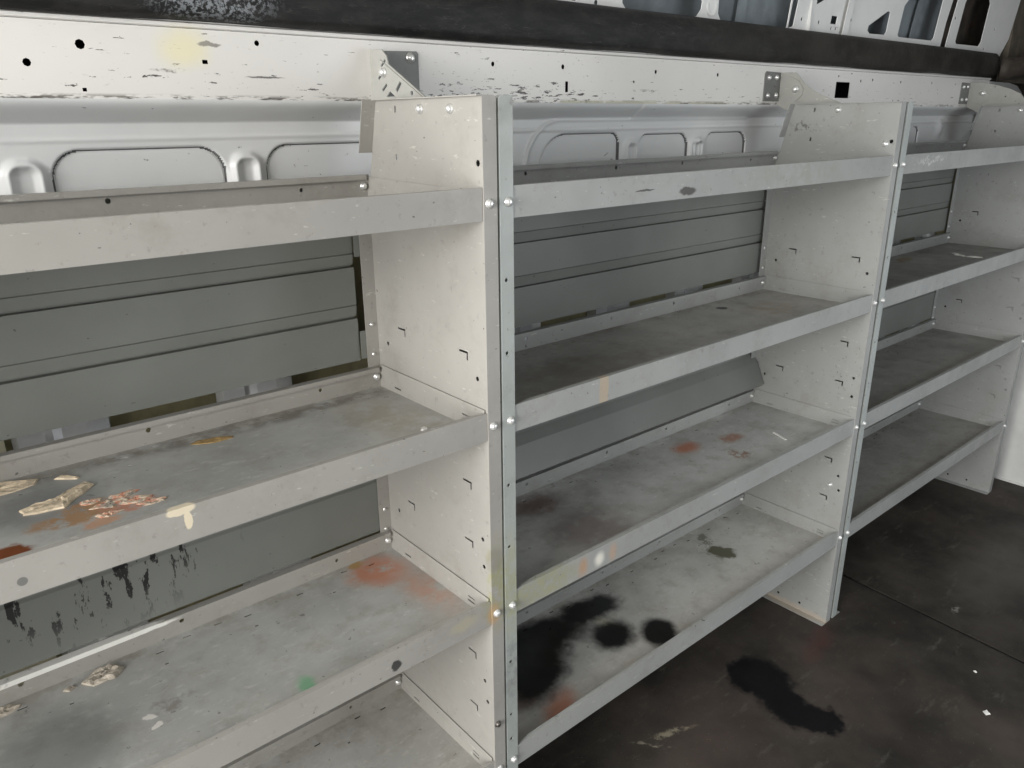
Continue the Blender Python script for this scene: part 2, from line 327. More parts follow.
# ------------------------------------------------------------------ mesh helpers
class MB:
    def __init__(s): s.v = []; s.f = []; s.mi = []
    def add(s, vs, fs, mi=0):
        b = len(s.v); s.v += [tuple(v) for v in vs]; s.f += [tuple(b+i for i in f) for f in fs]; s.mi += [mi]*len(fs); return s
    def box(s, x0, x1, y0, y1, z0, z1, mi=0):
        x0, x1 = sorted((x0, x1)); y0, y1 = sorted((y0, y1)); z0, z1 = sorted((z0, z1))
        v = [(x, y, z) for z in (z0, z1) for y in (y0, y1) for x in (x0, x1)]
        return s.add(v, [(0, 2, 3, 1), (4, 5, 7, 6), (0, 1, 5, 4), (2, 6, 7, 3), (0, 4, 6, 2), (1, 3, 7, 5)], mi)
    def sheet(s, out, holes, fn, th, mi=0):
        """flat sheet with real holes; out/holes are 2-D loops; fn(u, v, w) -> xyz, w in 0..th"""
        loops = [list(out)]+[list(h) for h in holes]
        tris = tessellate_polygon([[Vector((a, b, 0)) for a, b in l] for l in loops])
        flat = [p for l in loops for p in l]; n = len(flat)
        vs = [fn(a, b, 0) for a, b in flat]+[fn(a, b, th) for a, b in flat]
        fs = []
        for t in tris:
            a, b, c = t[0], t[1], t[2]
            pa, pb, pc = flat[a], flat[b], flat[c]
            ar = (pb[0]-pa[0])*(pc[1]-pa[1])-(pb[1]-pa[1])*(pc[0]-pa[0])
            if abs(ar) < 1e-12: continue
            if ar < 0: a, b = b, a
            fs.append((a, c, b)); fs.append((a+n, b+n, c+n))
        k = 0
        for li, l in enumerate(loops):
            m_ = len(l)
            ar = sum(l[i][0]*l[(i+1) % m_][1]-l[(i+1) % m_][0]*l[i][1] for i in range(m_))
            for i in range(m_):
                a, b = k+i, k+(i+1) % m_
                q = (a, b, b+n, a+n)
                if (ar < 0) != (li > 0): q = q[::-1]
                fs.append(q)
            k += m_
        e = [Vector(fn(*p)) for p in ((0, 0, 0), (1, 0, 0), (0, 1, 0), (0, 0, 1))]
        if (e[1]-e[0]).cross(e[2]-e[0]).dot(e[3]-e[0]) < 0: fs = [f[::-1] for f in fs]
        return s.add(vs, fs, mi)
    def ribbon(s, prof, x0, x1, th, mi=0):
        """sheet-metal profile (y,z) swept along x with thickness th"""
        n = len(prof); off = []
        for i in range(n):
            d = Vector((0, 0))
            if i > 0: e = Vector(prof[i])-Vector(prof[i-1]); d += Vector((-e.y, e.x)).normalized()
            if i < n-1: e = Vector(prof[i+1])-Vector(prof[i]); d += Vector((-e.y, e.x)).normalized()
            d = d.normalized() if d.length > 1e-6 else Vector((1, 0))
            off.append((prof[i][0]+d.x*th, prof[i][1]+d.y*th))
        loop = list(prof)+off[::-1]; m_ = len(loop)
        vs = [(x0, a, b) for a, b in loop]+[(x1, a, b) for a, b in loop]
        fs = [(i, (i+1) % m_, (i+1) % m_+m_, i+m_) for i in range(m_)]
        for i in range(n-1):
            fs.append((i, m_-1-i, m_-2-i, i+1)); fs.append(tuple(k+m_ for k in (i, i+1, m_-2-i, m_-1-i)))
        return s.add(vs, fs, mi)
    def lathe(s, prof, fn, seg=12, mi=0):
        n = len(prof); vs = []; fs = []
        for r, h in prof:
            for k in range(seg):
                a = 2*math.pi*k/seg; vs.append(fn(r*math.cos(a), r*math.sin(a), h))
        for i in range(n-1):
            for k in range(seg):
                a = i*seg+k; b = i*seg+(k+1) % seg; fs.append((a, b, b+seg, a+seg))
        fs.append(tuple(range(seg))[::-1]); fs.append(tuple((n-1)*seg+k for k in range(seg)))
        return s.add(vs, fs, mi)
    def build(s, name, mats, parent=None, smooth=False, bevel=0):
        me = bpy.data.meshes.new(name); base = parent_world(parent)
        me.from_pydata([tuple(Vector(v)-base) for v in s.v], [], s.f)
        for mt in (mats if isinstance(mats, (list, tuple)) else [mats]): me.materials.append(mt)
        me.polygons.foreach_set('material_index', s.mi)
        if smooth: me.polygons.foreach_set('use_smooth', [True]*len(s.f))
        me.update()
        o = bpy.data.objects.new(name, me); COL.objects.link(o)
        if parent: o.parent = parent
        if bevel:
            b = o.modifiers.new('bevel', 'BEVEL'); b.width = bevel; b.segments = 2; b.limit_method = 'ANGLE'
        return o
def parent_world(p):
    v = Vector((0, 0, 0))
    while p: v += p.location; p = p.parent
    return v
def tag(o, label=None, cat=None, group=None, kind=None):
    if label: o['label'] = label
    if cat: o['category'] = cat
    if group: o['group'] = group
    if kind: o['kind'] = kind
    return o
def empty(name, loc, label=None, cat=None, group=None):
    o = bpy.data.objects.new(name, None); COL.objects.link(o); o.location = loc; o.empty_display_size = .05
    return tag(o, label, cat, group)
def circ(c, r, n=8, sy=1): return [(c[0]+r*math.cos(2*math.pi*k/n), c[1]+r*sy*math.sin(2*math.pi*k/n)) for k in range(n)]
def rect(cx, cy, w_, h_): return [(cx-w_/2, cy-h_/2), (cx+w_/2, cy-h_/2), (cx+w_/2, cy+h_/2), (cx-w_/2, cy+h_/2)]

# bolts: one mesh per direction, copies share it
def bolt_mesh(name, direction):
    prof = [(.0085, 0), (.0085, .0012), (.0066, .0018), (.0064, .0048), (.0048, .0068), (.0022, .0075)]
    f = {'-y': lambda a, b, h: (a, -h, b), '-x': lambda a, b, h: (-h, -a, b), '+x': lambda a, b, h: (h, a, b)}[direction]
    mb = MB().lathe(prof, f, 10)
    me = bpy.data.meshes.new(name); me.from_pydata(mb.v, [], mb.f); me.materials.append(M_zinc)
    me.polygons.foreach_set('use_smooth', [True]*len(mb.f)); return me
BOLT = {d: bolt_mesh('bolt_head', d) for d in ('-y', '-x', '+x')}
DARKB = BOLT['-y'].copy(); DARKB.materials.clear(); DARKB.materials.append(M_dkbolt)
def bolt(parent, loc, d, s=1.0, me=None):
    o = bpy.data.objects.new('bolt', me or BOLT[d]); COL.objects.link(o); o.parent = parent
    o.location = Vector(loc)-parent_world(parent); o.scale = (s, s, s); return o

# ------------------------------------------------------------------ shelving units
T = .0016
def L_slit(y, z, ly=.024, lz=.011, t=.0036):
    # L-shaped cut of a lanced tab: long top slit and a short drop at its front
    return [(y-ly/2, z-lz), (y-ly/2+t, z-lz), (y-ly/2+t, z), (y+ly/2, z), (y+ly/2, z+t), (y-ly/2, z+t)]
TABS = [(.248, 1.138), (.062, 1.137), (.062, .902), (.248, .786), (.062, .786), (.062, .548), (.062, .426), (.248, .426), (.248, .560)]
DOTS = [(.298, 1.102), (.026, 1.100), (.296, .752), (.022, .806), (.020, .752), (.026, .503), (.019, .459), (.167, .034), (.092, .034)]
FLH = [.12, .18, .36, .418, .54, .785, .905, 1.141, 1.26]
def end_panel(unit, x, side, paint, flange_paint, bolts=True):
    """side=+1: panel closing a unit on its right (web at x, tabs and rear flange towards -x); -1 mirrored"""
    X = lambda d: x+side*d                       # d>0 leaves the unit
    out = [(T, .0065), (DEP, .0065), (DEP, 1.36), (.288, ZT), (T, ZT)]
    holes = [L_slit(*p) for p in TABS]+[circ(p, .0042) for p in DOTS]
    holes += [rect(.229, 1.515, .005, .010), rect(.232, 1.440, .005, .009), circ((.012, 1.437), .005)]
    mb = MB()
    mb.sheet(out, holes, lambda a, b, c: (X(c), a, b), T)
    p = mb.build('end_panel', [paint], unit)
    # front flange (outwards), lightly galvanised on left-hand panels
    fb = MB()
    o2 = [(0, .0065), (.0262, .0065), (.0262, ZT-.004), (.0222, ZT), (0, ZT)]
    hs = [circ((.0155, z), .0033) for z in (FLH if flange_paint is M_galv else ())]
    fb.sheet(o2, hs, lambda a, b, c: (X(a), c, b), T)
    fb.box(X(.0246), X(.0262), T, .012, .0065, ZT-.004)
    q = fb.build('front_flange', [flange_paint], p)
    if flange_paint is M_galv: q['label'] = 'bare galvanised flange strip'
    # rear flanges (inwards)
    rb = MB()
    rb.box(X(-.026), X(0), DEP-.0016, DEP, .0065, 1.352)
    for z in (.17, .42, .54, .79, .90, 1.10, 1.17, 1.26): pass
    # sloping upper return
    a0, a1 = (.3105, 1.445), (.288, ZT)
    rb.add([(X(0), a0[0], a0[1]), (X(-.026), a0[0], a0[1]), (X(-.026), a1[0], a1[1]), (X(0), a1[0], a1[1]),
            (X(0), a0[0]+T, a0[1]), (X(-.026), a0[0]+T, a0[1]), (X(-.026), a1[0]+T, a1[1]), (X(0), a1[0]+T, a1[1])],
           [(0, 1, 2, 3), (7, 6, 5, 4), (0, 4, 5, 1), (2, 6, 7, 3), (1, 5, 6, 2), (0, 3, 7, 4)])
    rb.box(X(-.010), X(0), .0, .286, ZT-T, ZT)            # folded top edge
    rb.box(X(-.022), X(T), .0, DEP-.004, .0065, .0065+T)           # foot
    rb.build('rear_flange', [paint], p)
    if bolts:
        d = '-x' if side > 0 else '+x'
        for y, z in (((.156, 1.514), (.076, 1.513)) if x < 1.2 else ((.162, 1.514), (.027, 1.431), (.046, .468)) if x < 1.35 else ((.160, 1.514),)):
            bolt(p, (X(0), y, z), d, .95)
        for z in (Z1+.025, Z2+.024, Z3+.021, Z4+.024): bolt(p, (X(.0105), -.0002, z), '-y', .9)
        if x == 0: bolt(p, (X(.008), -.0002, .416), '-y', .8, DARKB)
        for z in (1.077, 1.135, .745, .70): bolt(p, (X(-.013), DEP-.0016, z), '-y', .45)
    return p

SLOTS = [(-.070, .299, 1), (-.125, .312, 1), (-.173, .262, 0), (-.225, .299, 1), (-.326, .299, 1), (-.326, .260, 0), (-.376, .311, 1),
         (-.430, .311, 1), (-.479, .298, 1), (-.479, .261, 0), (-.322, .030, 0), (-.475, .030, 0), (-.170, .030, 0), (-.62, .262, 0),
         (-.58, .30, 1), (-.68, .30, 1), (-.73, .311, 1), (-.78, .262, 0), (-.83, .299, 1), (-.88, .311, 1), (-.93, .262, 0), (-.98, .299, 1),
         (-1.03, .299, 1), (-1.10, .311, 1), (-1.16, .299, 1), (-.63, .030, 0), (-.79, .030, 0), (-.95, .030, 0), (-1.1, .030, 0)]
def shelf(unit, xl, xr, z, paint, floor, slots, bolts=True, backx=None):
    s_ = MB()
    zs = z+SF
    holes = []
    if slots:
        for x, y, big in SLOTS:
            X = xr+x
            if X < xl+.03: continue
            holes.append(rect(X, y, .0135, .0042) if big else rect(X, y, .006, .0042))
    # floor sheet (top at zs)
    s_.sheet([(xl+.001, .002), (xr-.001, .002), (xr-.001, DEP-.006), (xl+.001, DEP-.006)], holes, lambda a, b, c: (a, b, zs-T+c), T, 1)
    if slots:       # stiffening channels, added in black under the slotted rows to darken the slots
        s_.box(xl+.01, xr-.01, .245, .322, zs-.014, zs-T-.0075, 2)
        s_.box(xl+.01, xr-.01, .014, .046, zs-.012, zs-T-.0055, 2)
    # front lip with a small return folded in at the top, mitred short of the end panels
    s_.box(xl+.0008, xr-.0008, .0018, .0034, z, z+HL)
    s_.box(xl+.0008, xr-.0008, .0034, .012, z, z+T)
    r0 = .034
    s_.sheet([(xl+.004, .0034), (xr-.004, .0034), (xr-r0-.004, .0115), (xl+r0+.004, .0115)], [], lambda a, b, c: (a, b, z+HL-T+c), T)
    # rear lip with backward return
    yr = DEP-.0065
    rh = [circ((xr-.131, z+.034), .0036), circ((xl+.13, z+.034), .0036), circ((xr-.43, z+.037), .0042), circ((xr-.673, z+.037), .0045), circ((xr-.95, z+.037), .0042)]
    s_.sheet([(xl+.001, z+.004), (xr-.001, z+.004), (xr-.001, z+HR), (xl+.001, z+HR)], rh, lambda a, b, c: (a, yr+c, b), T)
    s_.box(xl+.004, xr-.008, yr+.0013, yr+.0075, z+HR-T, z+HR)
    s_.box(xl+.006, xr-.010, yr-.0075, yr, z+HR-.0085, z+HR)        # hemmed top edge
    # side lips, standing a hair inside the end panels
    for X, sg in ((xr, -1), (xl, 1)):
        sh = [rect(.055, zs+.010, .020, .003), rect(.055, zs+.018, .020, .0022), rect(.265, zs+.010, .020, .003)] if slots else []
        s_.sheet([(.006, zs-.001), (yr, zs-.001), (yr, zs+(.043 if slots else .036)), (.006, zs+(.040 if slots else .030))], sh, lambda a, b, c, X=X, sg=sg: (X+sg*(.0014+c+(zs+.043-b)*.06), a, b), .0013)
    o = s_.build('shelf', [paint, floor, M_black], unit)
    for X in (xr-.0125, xl+.0125): bolt(o, (X, yr, z+.034), '-y', .85)
    return o

def back_panel_upper(unit, xl, xr, notch):
    y0 = DEP+.004
    a = y0+.003
    prof = [(a, 1.395), (a, 1.272), (a+.003, 1.2712), (a+.003, 1.2695), (a, 1.2687), (a+.0035, 1.2500), (a+.012, 1.2495), (a+.012, 1.2455), (a, 1.2450),
            (a, 1.177), (a+.003, 1.1762), (a+.003, 1.1745), (a, 1.1737), (a+.0035, 1.1540), (a+.012, 1.1535), (a+.012, 1.1495), (a, 1.1490), (a, 1.0675), (a+.006, 1.0665)]
    mb = MB(); x1 = xr-.037 if notch else xr-.012
    if not notch:
        prof = [(a+.002, b if b > 1.07 else b-.006) for a, b in prof]
    prof = [(max(a, DEP+.001), b) for a, b in prof]
    mb.ribbon(prof, xl+.012, x1, .0015)
    if notch:
        mb.box(x1, xr-.012, DEP+.001, DEP+.0025, 1.264, 1.395); mb.box(x1, xr-.012, DEP+.001, DEP+.0025, 1.071, 1.125)
    return mb.build('back_panel', [M_back], unit)
def back_panel_lower(unit, xl, xr, lean):
    mb = MB(); y0 = DEP+.0015
    if lean: prof = [(y0+.004, .965), (y0+.004, .808), (y0-.0, .803), (y0-.013, .785), (DEP-.042, .722), (DEP-.036, .716)]
    else: prof = [(y0+.004, .985), (y0+.004, .812), (y0, .808), (y0, .699), (y0+.006, .6985)]
    if lean: mb.ribbon(prof[:3], xl+.012, xr-.012, .0015); mb.ribbon(prof[2:], xl+.030, xr-.006, .0015)
    else: mb.ribbon(prof, xl+.012, xr-.012, .0015)
    return mb.build('back_panel', [M_back], unit)

UL = [(-1.265, 0), (.0575, 1.32), (1.386, 2.653)]
LAB = ['grey steel shelving unit nearest the camera, glue-stained middle shelf', 'middle grey steel shelving unit with black spray patches on its lowest shelf',
       'furthest grey steel shelving unit with dark dusty shelves beside the white bulkhead']
for i, (xl, xr) in enumerate(UL):
    P = [M_paint1, M_paint2, M_paint3][i]
    u = empty('shelving_unit', ((xl+xr)/2, 0, 0), LAB[i], 'shelving unit', 'steel shelving units along the van wall')
    end_panel(u, xr, +1, [M_paint1, M_paint2, M_paint3][i], P)
    end_panel(u, xl, -1, P, M_galv)
    for k, z in enumerate((Z1, Z2, Z3, Z4)):
        shelf(u, xl, xr, z, P, FLOORS[i+1][k], k > 0)
    back_panel_upper(u, xl, xr, i == 0)
    back_panel_lower(u, xl, xr, i == 1)

# ------------------------------------------------------------------ brackets to the van rail
YW = .38
def bracket(x, side, label):
    t = empty('mounting_bracket', (x, YW, ZT), label, 'bracket', 'brackets tying the end panels to the van rail')
    if side > 0:     # plate runs to +x, gusset arm in the x plane coming forward
        pl = MB(); hs = [circ((x+.017, 1.604), .0055), circ((x+.045, 1.582), .003), circ((x+.062, 1.556), .005)]
        pl.sheet([(x, 1.536), (x+.096, 1.536), (x+.100, 1.540), (x+.100, 1.614), (x+.096, 1.618), (x, 1.615)], hs, lambda a, b, c: (a, YW-.003+c, b), .0028)
        p = pl.build('wall_plate', [M_bracketd], t); p['label'] = 'dark grey wall plate'
        bolt(p, (x+.082, YW-.0032, 1.606), '-y', 1.15); bolt(p, (x+.018, YW-.0030, 1.604), '-y', .8); bolt(p, (x+.070, YW-.0030, 1.557), '-y', .8)
        g = MB()
        sl = lambda y, z, a=-.6, l=.018, w_=.005: [(y+math.cos(a)*l/2*i-math.sin(a)*w_/2*j, z+math.sin(a)*l/2*i+math.cos(a)*w_/2*j) for i, j in ((-1, -1), (1, -1), (1, 1), (-1, 1))]
        gh = [sl(.335, 1.592), sl(.346, 1.572), sl(.335, 1.552), sl(.290, 1.552, -.75, .020, .007)[::1], circ((.250, 1.541), .004), [(.330, 1.537), (.302, 1.537), (.318, 1.546)]]
        g.sheet([(YW, 1.618), (.338, 1.614), (.325, 1.604), (.320, 1.590), (.205, 1.531), (.205, 1.500), (.33, 1.500), (YW, 1.530)], gh, lambda a, b, c: (x-.002+c, a, b), .0024)
        # folded stiffening ridge along the diagonal
        g.add([(x-.002, .345, 1.600), (x-.002, .213, 1.532), (x-.0045, .341, 1.597), (x-.0045, .210, 1.531)], [(0, 1, 3, 2), (2, 3, 1, 0)])
        a = g.build('gusset_arm', [M_bracket], t)
        bolt(a, (x-.0022, .335, 1.577), '-x', 1.05)
    else:
        pl = MB(); hs = [circ((x-.030, 1.609), .003), circ((x-.048, 1.580), .003)]
        x += .018; hs = [(a+.018, b) for a, b in ()] or [[(a+.018, b) for a, b in h] for h in hs]
        pl.sheet([(x-.098, 1.540), (x, 1.540), (x, 1.616), (x-.092, 1.618), (x-.098, 1.612)], hs, lambda a, b, c: (a, YW-.003+c, b), .0028)
        p = pl.build('wall_plate', [M_bracketd], t); p['label'] = 'dark grey wall plate'
        for a, b in ((-.080, 1.602), (-.042, 1.603), (-.080, 1.555), (-.038, 1.556)): bolt(p, (x+a, YW-.0031, b), '-y', .85)
        g = MB(); x -= .018
        g.sheet([(YW, 1.616), (.332, 1.616), (.300, 1.584), (.275, 1.566), (.222, 1.544), (.190, 1.533), (.190, 1.500), (.315, 1.500), (YW, 1.530)] if x < 2 else [(YW, 1.618), (.330, 1.616), (.276, 1.605), (.230, 1.590), (.193, 1.572), (.170, 1.545), (.168, 1.500), (.315, 1.500), (YW, 1.530)],
                [circ((.332, 1.582), .004), circ((.332, 1.562), .005), circ((.245, 1.565), .003)], lambda a, b, c: (x-.002+c, a, b), .0024)
        g.sheet([(.364, 1.602), (.345, 1.606), (.318, 1.592), (.303, 1.572), (.304, 1.556), (.324, 1.538), (.364, 1.545)], [], lambda a, b, c: (x-.0045+c, a, b), .0022)
        a = g.build('gusset_arm', [M_bracket], t)
        bolt(a, (x-.0046, .326, 1.571 if x < 2 else 1.578), '-x', 1.2)
bracket(.050, +1, 'bracket on the van rail above the nearest end panel, slotted arm')
bracket(1.3825, -1, 'bracket on the van rail beside the square black hole')
bracket(2.735, -1, 'furthest bracket on the rail, at the right edge by the dark trim')

# ------------------------------------------------------------------ van wall
def struct(o, kind='structure'): o['kind'] = kind; return o
# white longitudinal rail with bolt holes
X0, X1 = -2.2, 2.93
holes = [circ(p, r) for p, r in [((-.488, 1.577), .0055), ((-.418, 1.603), .0068), ((.331, 1.603), .005), ((.526, 1.604), .0055),
         ((.836, 1.603), .005), ((1.086, 1.603), .005), ((1.712, 1.616), .004), ((1.856, 1.605), .005), ((1.936, 1.610), .005), ((2.14, 1.608), .005),
         ((2.39, 1.610), .005), ((2.60, 1.609), .004), ((-.158, 1.617), .0045), ((2.10, 1.548), .004), ((.758, 1.579), .0035), ((-.80, 1.60), .006)]]
holes += [rect(.538, 1.564, .010, .022), rect(1.744, 1.576, .088, .047), rect(-.245, 1.586, .009, .006), rect(-.422, 1.543, .006, .005)]
rail = MB(); rail.sheet([(X0, 1.531), (X1, 1.531), (X1, 1.632), (X0, 1.632)], holes, lambda a, b, c: (a, YW+c, b), .002)
rail.ribbon([(YW, 1.6325), (YW-.005, 1.634), (YW-.005, 1.639), (YW+.002, 1.642), (YW+.004, 1.668)], X0, X1, -.002)
struct(rail.build('trim_1', [M_white]))
bk = MB().box(X0, X1, .43, .432, 1.50, 1.69); struct(bk.build('wall_cavity_shade', [M_black]))  # black sheet added as the hollow's shade behind the rail holes
# pressed collar round one hole
cl = MB().lathe([(.0075, 0), (.0105, .002), (.0125, .0035), (.014, .001), (.0142, 0)], lambda a, b, h: (-.488+a, YW-h, 1.577+b), 16)

# recessed inner wall pressed with panels: a fine height field
def sd_round(px, pz, x0, x1, z0, z1, r):
    cx, cz = (x0+x1)/2, (z0+z1)/2
    qx = np.abs(px-cx)-(x1-x0)/2+r; qz = np.abs(pz-cz)-(z1-z0)/2+r
    return np.hypot(np.maximum(qx, 0), np.maximum(qz, 0))+np.minimum(np.maximum(qx, qz), 0)-r
NX, NZ = 2600, 84
xs = np.linspace(X0, 3.0, NX); zsn = np.linspace(1.375, 1.531, NZ)
gx, gz = np.meshgrid(xs, zsn)
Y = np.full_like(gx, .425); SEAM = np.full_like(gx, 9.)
tt = np.clip((gz-1.497)/(1.531-1.497), 0, 1); Y -= (.425-YW-.0)*np.sin(tt*math.pi/2)**1.25          # cove up to the rail
Y -= .0022*np.exp(-((gz-1.474)/.0035)**2)                                                   # faint pressed bead
def smooth(a, w_): return np.clip(.5-a/w_, 0, 1)**2*(3-2*np.clip(.5-a/w_, 0, 1))
for (a, b, r) in [(-.475, -.216, .042), (-.143, .400, .042), (-.807, -.548, .042), (-1.139, -.88, .042), (.838, 1.034, .030), (1.114, 1.304, .032), (1.9, 2.30, .04), (2.39, 2.445, .02)]:
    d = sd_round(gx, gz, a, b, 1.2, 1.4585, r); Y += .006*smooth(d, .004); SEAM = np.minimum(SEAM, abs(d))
    Y += .004*np.exp(-(d/.0022)**2)
# recess with one long swept corner
d = sd_round(gx, gz, .50, .763, 1.2, 1.464, .024); d2 = sd_round(gx, gz, .498, 1.1, 1.2, 1.464, .085); d = np.maximum(d, d2)
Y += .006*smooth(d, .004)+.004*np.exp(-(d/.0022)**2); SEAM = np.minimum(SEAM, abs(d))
d = sd_round(gx, gz, .455, 1.50, 1.2, 1.4965, .11); Y -= .004*np.exp(-(d/.004)**2)*(gx < 1.3)+.0*d
Y += .003*smooth(-d, .01)*(gx > .2)*(gx < .8)
for c, ww in [(-.512, .058), (-.181, .056), (.804, .050), (1.074, .050), (-.845, .058), (1.06+.0, .05)]:
    d = sd_round(gx, gz, c-ww/2, c+ww/2, 1.2, 1.449, ww*.42); Y -= .010*np.exp(-((d+.008)/.0068)**2)
Y -= .012*np.exp(-((gx-2.62)/.03)**2-((gz-1.45)/.03)**2)
V = np.stack([gx, Y, gz], -1).reshape(-1, 3)
idx = np.arange(NX*NZ).reshape(NZ, NX)
F = np.stack([idx[:-1, :-1], idx[:-1, 1:], idx[1:, 1:], idx[1:, :-1]], -1).reshape(-1, 4)
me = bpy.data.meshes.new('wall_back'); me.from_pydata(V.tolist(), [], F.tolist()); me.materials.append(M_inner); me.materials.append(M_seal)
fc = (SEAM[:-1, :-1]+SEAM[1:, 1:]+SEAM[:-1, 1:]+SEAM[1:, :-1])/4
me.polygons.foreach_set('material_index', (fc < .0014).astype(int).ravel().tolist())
me.polygons.foreach_set('use_smooth', [True]*len(F))
wb = bpy.data.objects.new('wall_back', me); COL.objects.link(wb); struct(wb)
lw = MB().box(X0, 3.0, .440, .442, 0, 1.38); lo = struct(lw.build('wall_lower', [M_olive]))
for c in [-.85, -.53, -.21, .11, .43, .75, 1.07, 1.39, 1.71, 2.03, 2.35, 2.67]:
    mb = MB(); n = 14; top = []
    prof = [(-.072, .439), (-.066, .412), (-.03, .408), (-.018, .414), (-.006, .408), (.03, .406), (.05, .410), (.064, .414), (.070, .439)]
    vs = [(c+a, b, z) for z in (0.0, 1.378) for a, b in prof]; n = len(prof)
    mb.add(vs, [(i, i+1, i+1+n, i+n) for i in range(n-1)])
    mb.build('wall_rib', [M_rib], lo)
mb = MB().box(-.74, -.612, .428, .439, 0, 1.378); mb.build('wall_strip', [M_creamrib], lo)

# upper side wall above the felt-wrapped beam
SL = .123
UY = lambda z: .43-SL*(z-1.70)
cuts = [
 [(.754, 1.775), (.757, 1.752), (.770, 1.741), (.79, 1.737), (1.013, 1.737), (1.040, 1.743), (1.054, 1.760), (1.054, 1.778), (1.035, 1.793), (.78, 1.795)],
 [(1.122, 1.79), (1.128, 1.755), (1.142, 1.741), (1.16, 1.738), (1.455, 1.738), (1.463, 1.745), (1.460, 1.90), (1.14, 1.90), (1.122, 1.88)],
 [(1.471, 1.741), (1.495, 1.748), (1.503, 1.90), (1.468, 1.90)],
 [(1.941, 1.762), (1.941, 1.776), (2.050, 1.826), (2.066, 1.824), (2.071, 1.765), (2.062, 1.756), (1.959, 1.754)],
 [(2.158, 1.760), (2.156, 1.850), (2.180, 1.872), (2.260, 1.91), (2.42, 1.91), (2.440, 1.89), (2.444, 1.768), (2.430, 1.757), (2.170, 1.755)],
 [(2.519, 1.740), (2.515, 1.82), (2.526, 1.93), (2.566, 1.93), (2.561, 1.822), (2.562, 1.740)],
 [(2.640, 1.766), (2.635, 1.895), (2.650, 1.93), (2.84, 1.93), (2.866, 1.910), (2.883, 1.775), (2.870, 1.759), (2.653, 1.757)],
 circ((1.097, 1.768), .006), circ((1.535, 1.769), .005), circ((1.632, 1.767), .005), rect(1.717, 1.778, .034, .022), rect(1.711, 1.754, .007, .008), rect(1.738, 1.755, .007, .008),
 circ((1.819, 1.785), .005), circ((2.587, 1.842), .006), circ((2.934, 1.752), .005), circ((2.986, 1.828), .005), circ((.85, 1.822), .006),
 [(1.600, 1.812), (1.640, 1.828), (1.655, 1.845), (1.640, 1.845), (1.598, 1.826)], circ((.67, 1.745), .006), rect(.60, 1.748, .012, .008),
 [(.10, 1.75), (.50, 1.75), (.52, 1.77), (.52, 1.9), (.08, 1.9), (.08, 1.77)],
 [(-.60, 1.75), (-.10, 1.75), (-.08, 1.77), (-.08, 1.9), (-.62, 1.9), (-.62, 1.77)],
]
uw = MB(); uw.sheet([(X0, 1.66), (3.10, 1.66), (3.125, 1.74), (3.165, 1.80), (3.165, 2.02), (X0, 2.02)], cuts, lambda a, b, c: (a, UY(b)+c, b), .0025)
uo = struct(uw.build('wall_upper', [M_upper], bevel=.0015))
rg = MB(); rg.ribbon([(UY(1.70)-.0, 1.70), (UY(1.72)-.010, 1.72), (UY(2.0)-.010, 2.0), (UY(2.02), 2.02)], 1.762, 1.795, .002)
rg.box(1.566, 1.569, UY(1.82)-.003, UY(1.7), 1.68, 2.0)
rg.build('pressed_rib', [M_upper], uo)
sk = MB(); sk.ribbon([(.515, 1.55), (.50, 1.66), (.475, 1.85), (.44, 2.03)], X0, 2.60, -.003)
for c in (.72, 1.28, 1.90, 2.36): sk.ribbon([(.485, 1.66), (.462, 1.85), (.43, 2.03)], c, c+.04, -.003)
struct(sk.build('wall_outer', [M_skin]))
sk2 = MB().ribbon([(.52, 1.66), (.49, 1.85), (.45, 2.03)], 2.60, 3.4, -.003); struct(sk2.build('wall_outer', [M_brown]))
# ring washer and rusty bolt seen on the upper wall
rb = MB(); yb = UY(1.768)
rb.lathe([(.022, 0), (.022, .0012), (.0185, .0016), (.010, .0005)], lambda a, b, h: (1.097+a, yb-h, 1.768+b), 18)
rb.build('washer', [M_upper], uo)

# felt-wrapped beam
bm = MB(); prof = [(.352, 1.655), (.349, 1.690), (.352, 1.715), (.362, 1.728), (.385, 1.734), (.425, 1.734), (.427, 1.650), (.400, 1.642), (.364, 1.642)]
nx = 130; vs = []; fs = []
for i in range(nx+1):
    x = X0+(2.915-X0)*i/nx
    for j, (a, b) in enumerate(prof):
        k = .0022*math.sin(x*7.3+j*1.9)+.0015*math.sin(x*19+j*3.1)
        front = 1 if j in (0, 1, 2, 3, 8) else 0
        vs.append((x, a+k*front, b+.6*k*front))
n = len(prof)
for i in range(nx):
    for j in range(n): fs.append((i*n+j, i*n+(j+1) % n, (i+1)*n+(j+1) % n, (i+1)*n+j))
fs.append(tuple(range(n))[::-1]); fs.append(tuple(nx*n+j for j in range(n)))
bm.add(vs, fs); bo = bm.build('trim_2', [M_felt], smooth=True); struct(bo)
b_ = bo.modifiers.new('w', 'WEIGHTED_NORMAL')

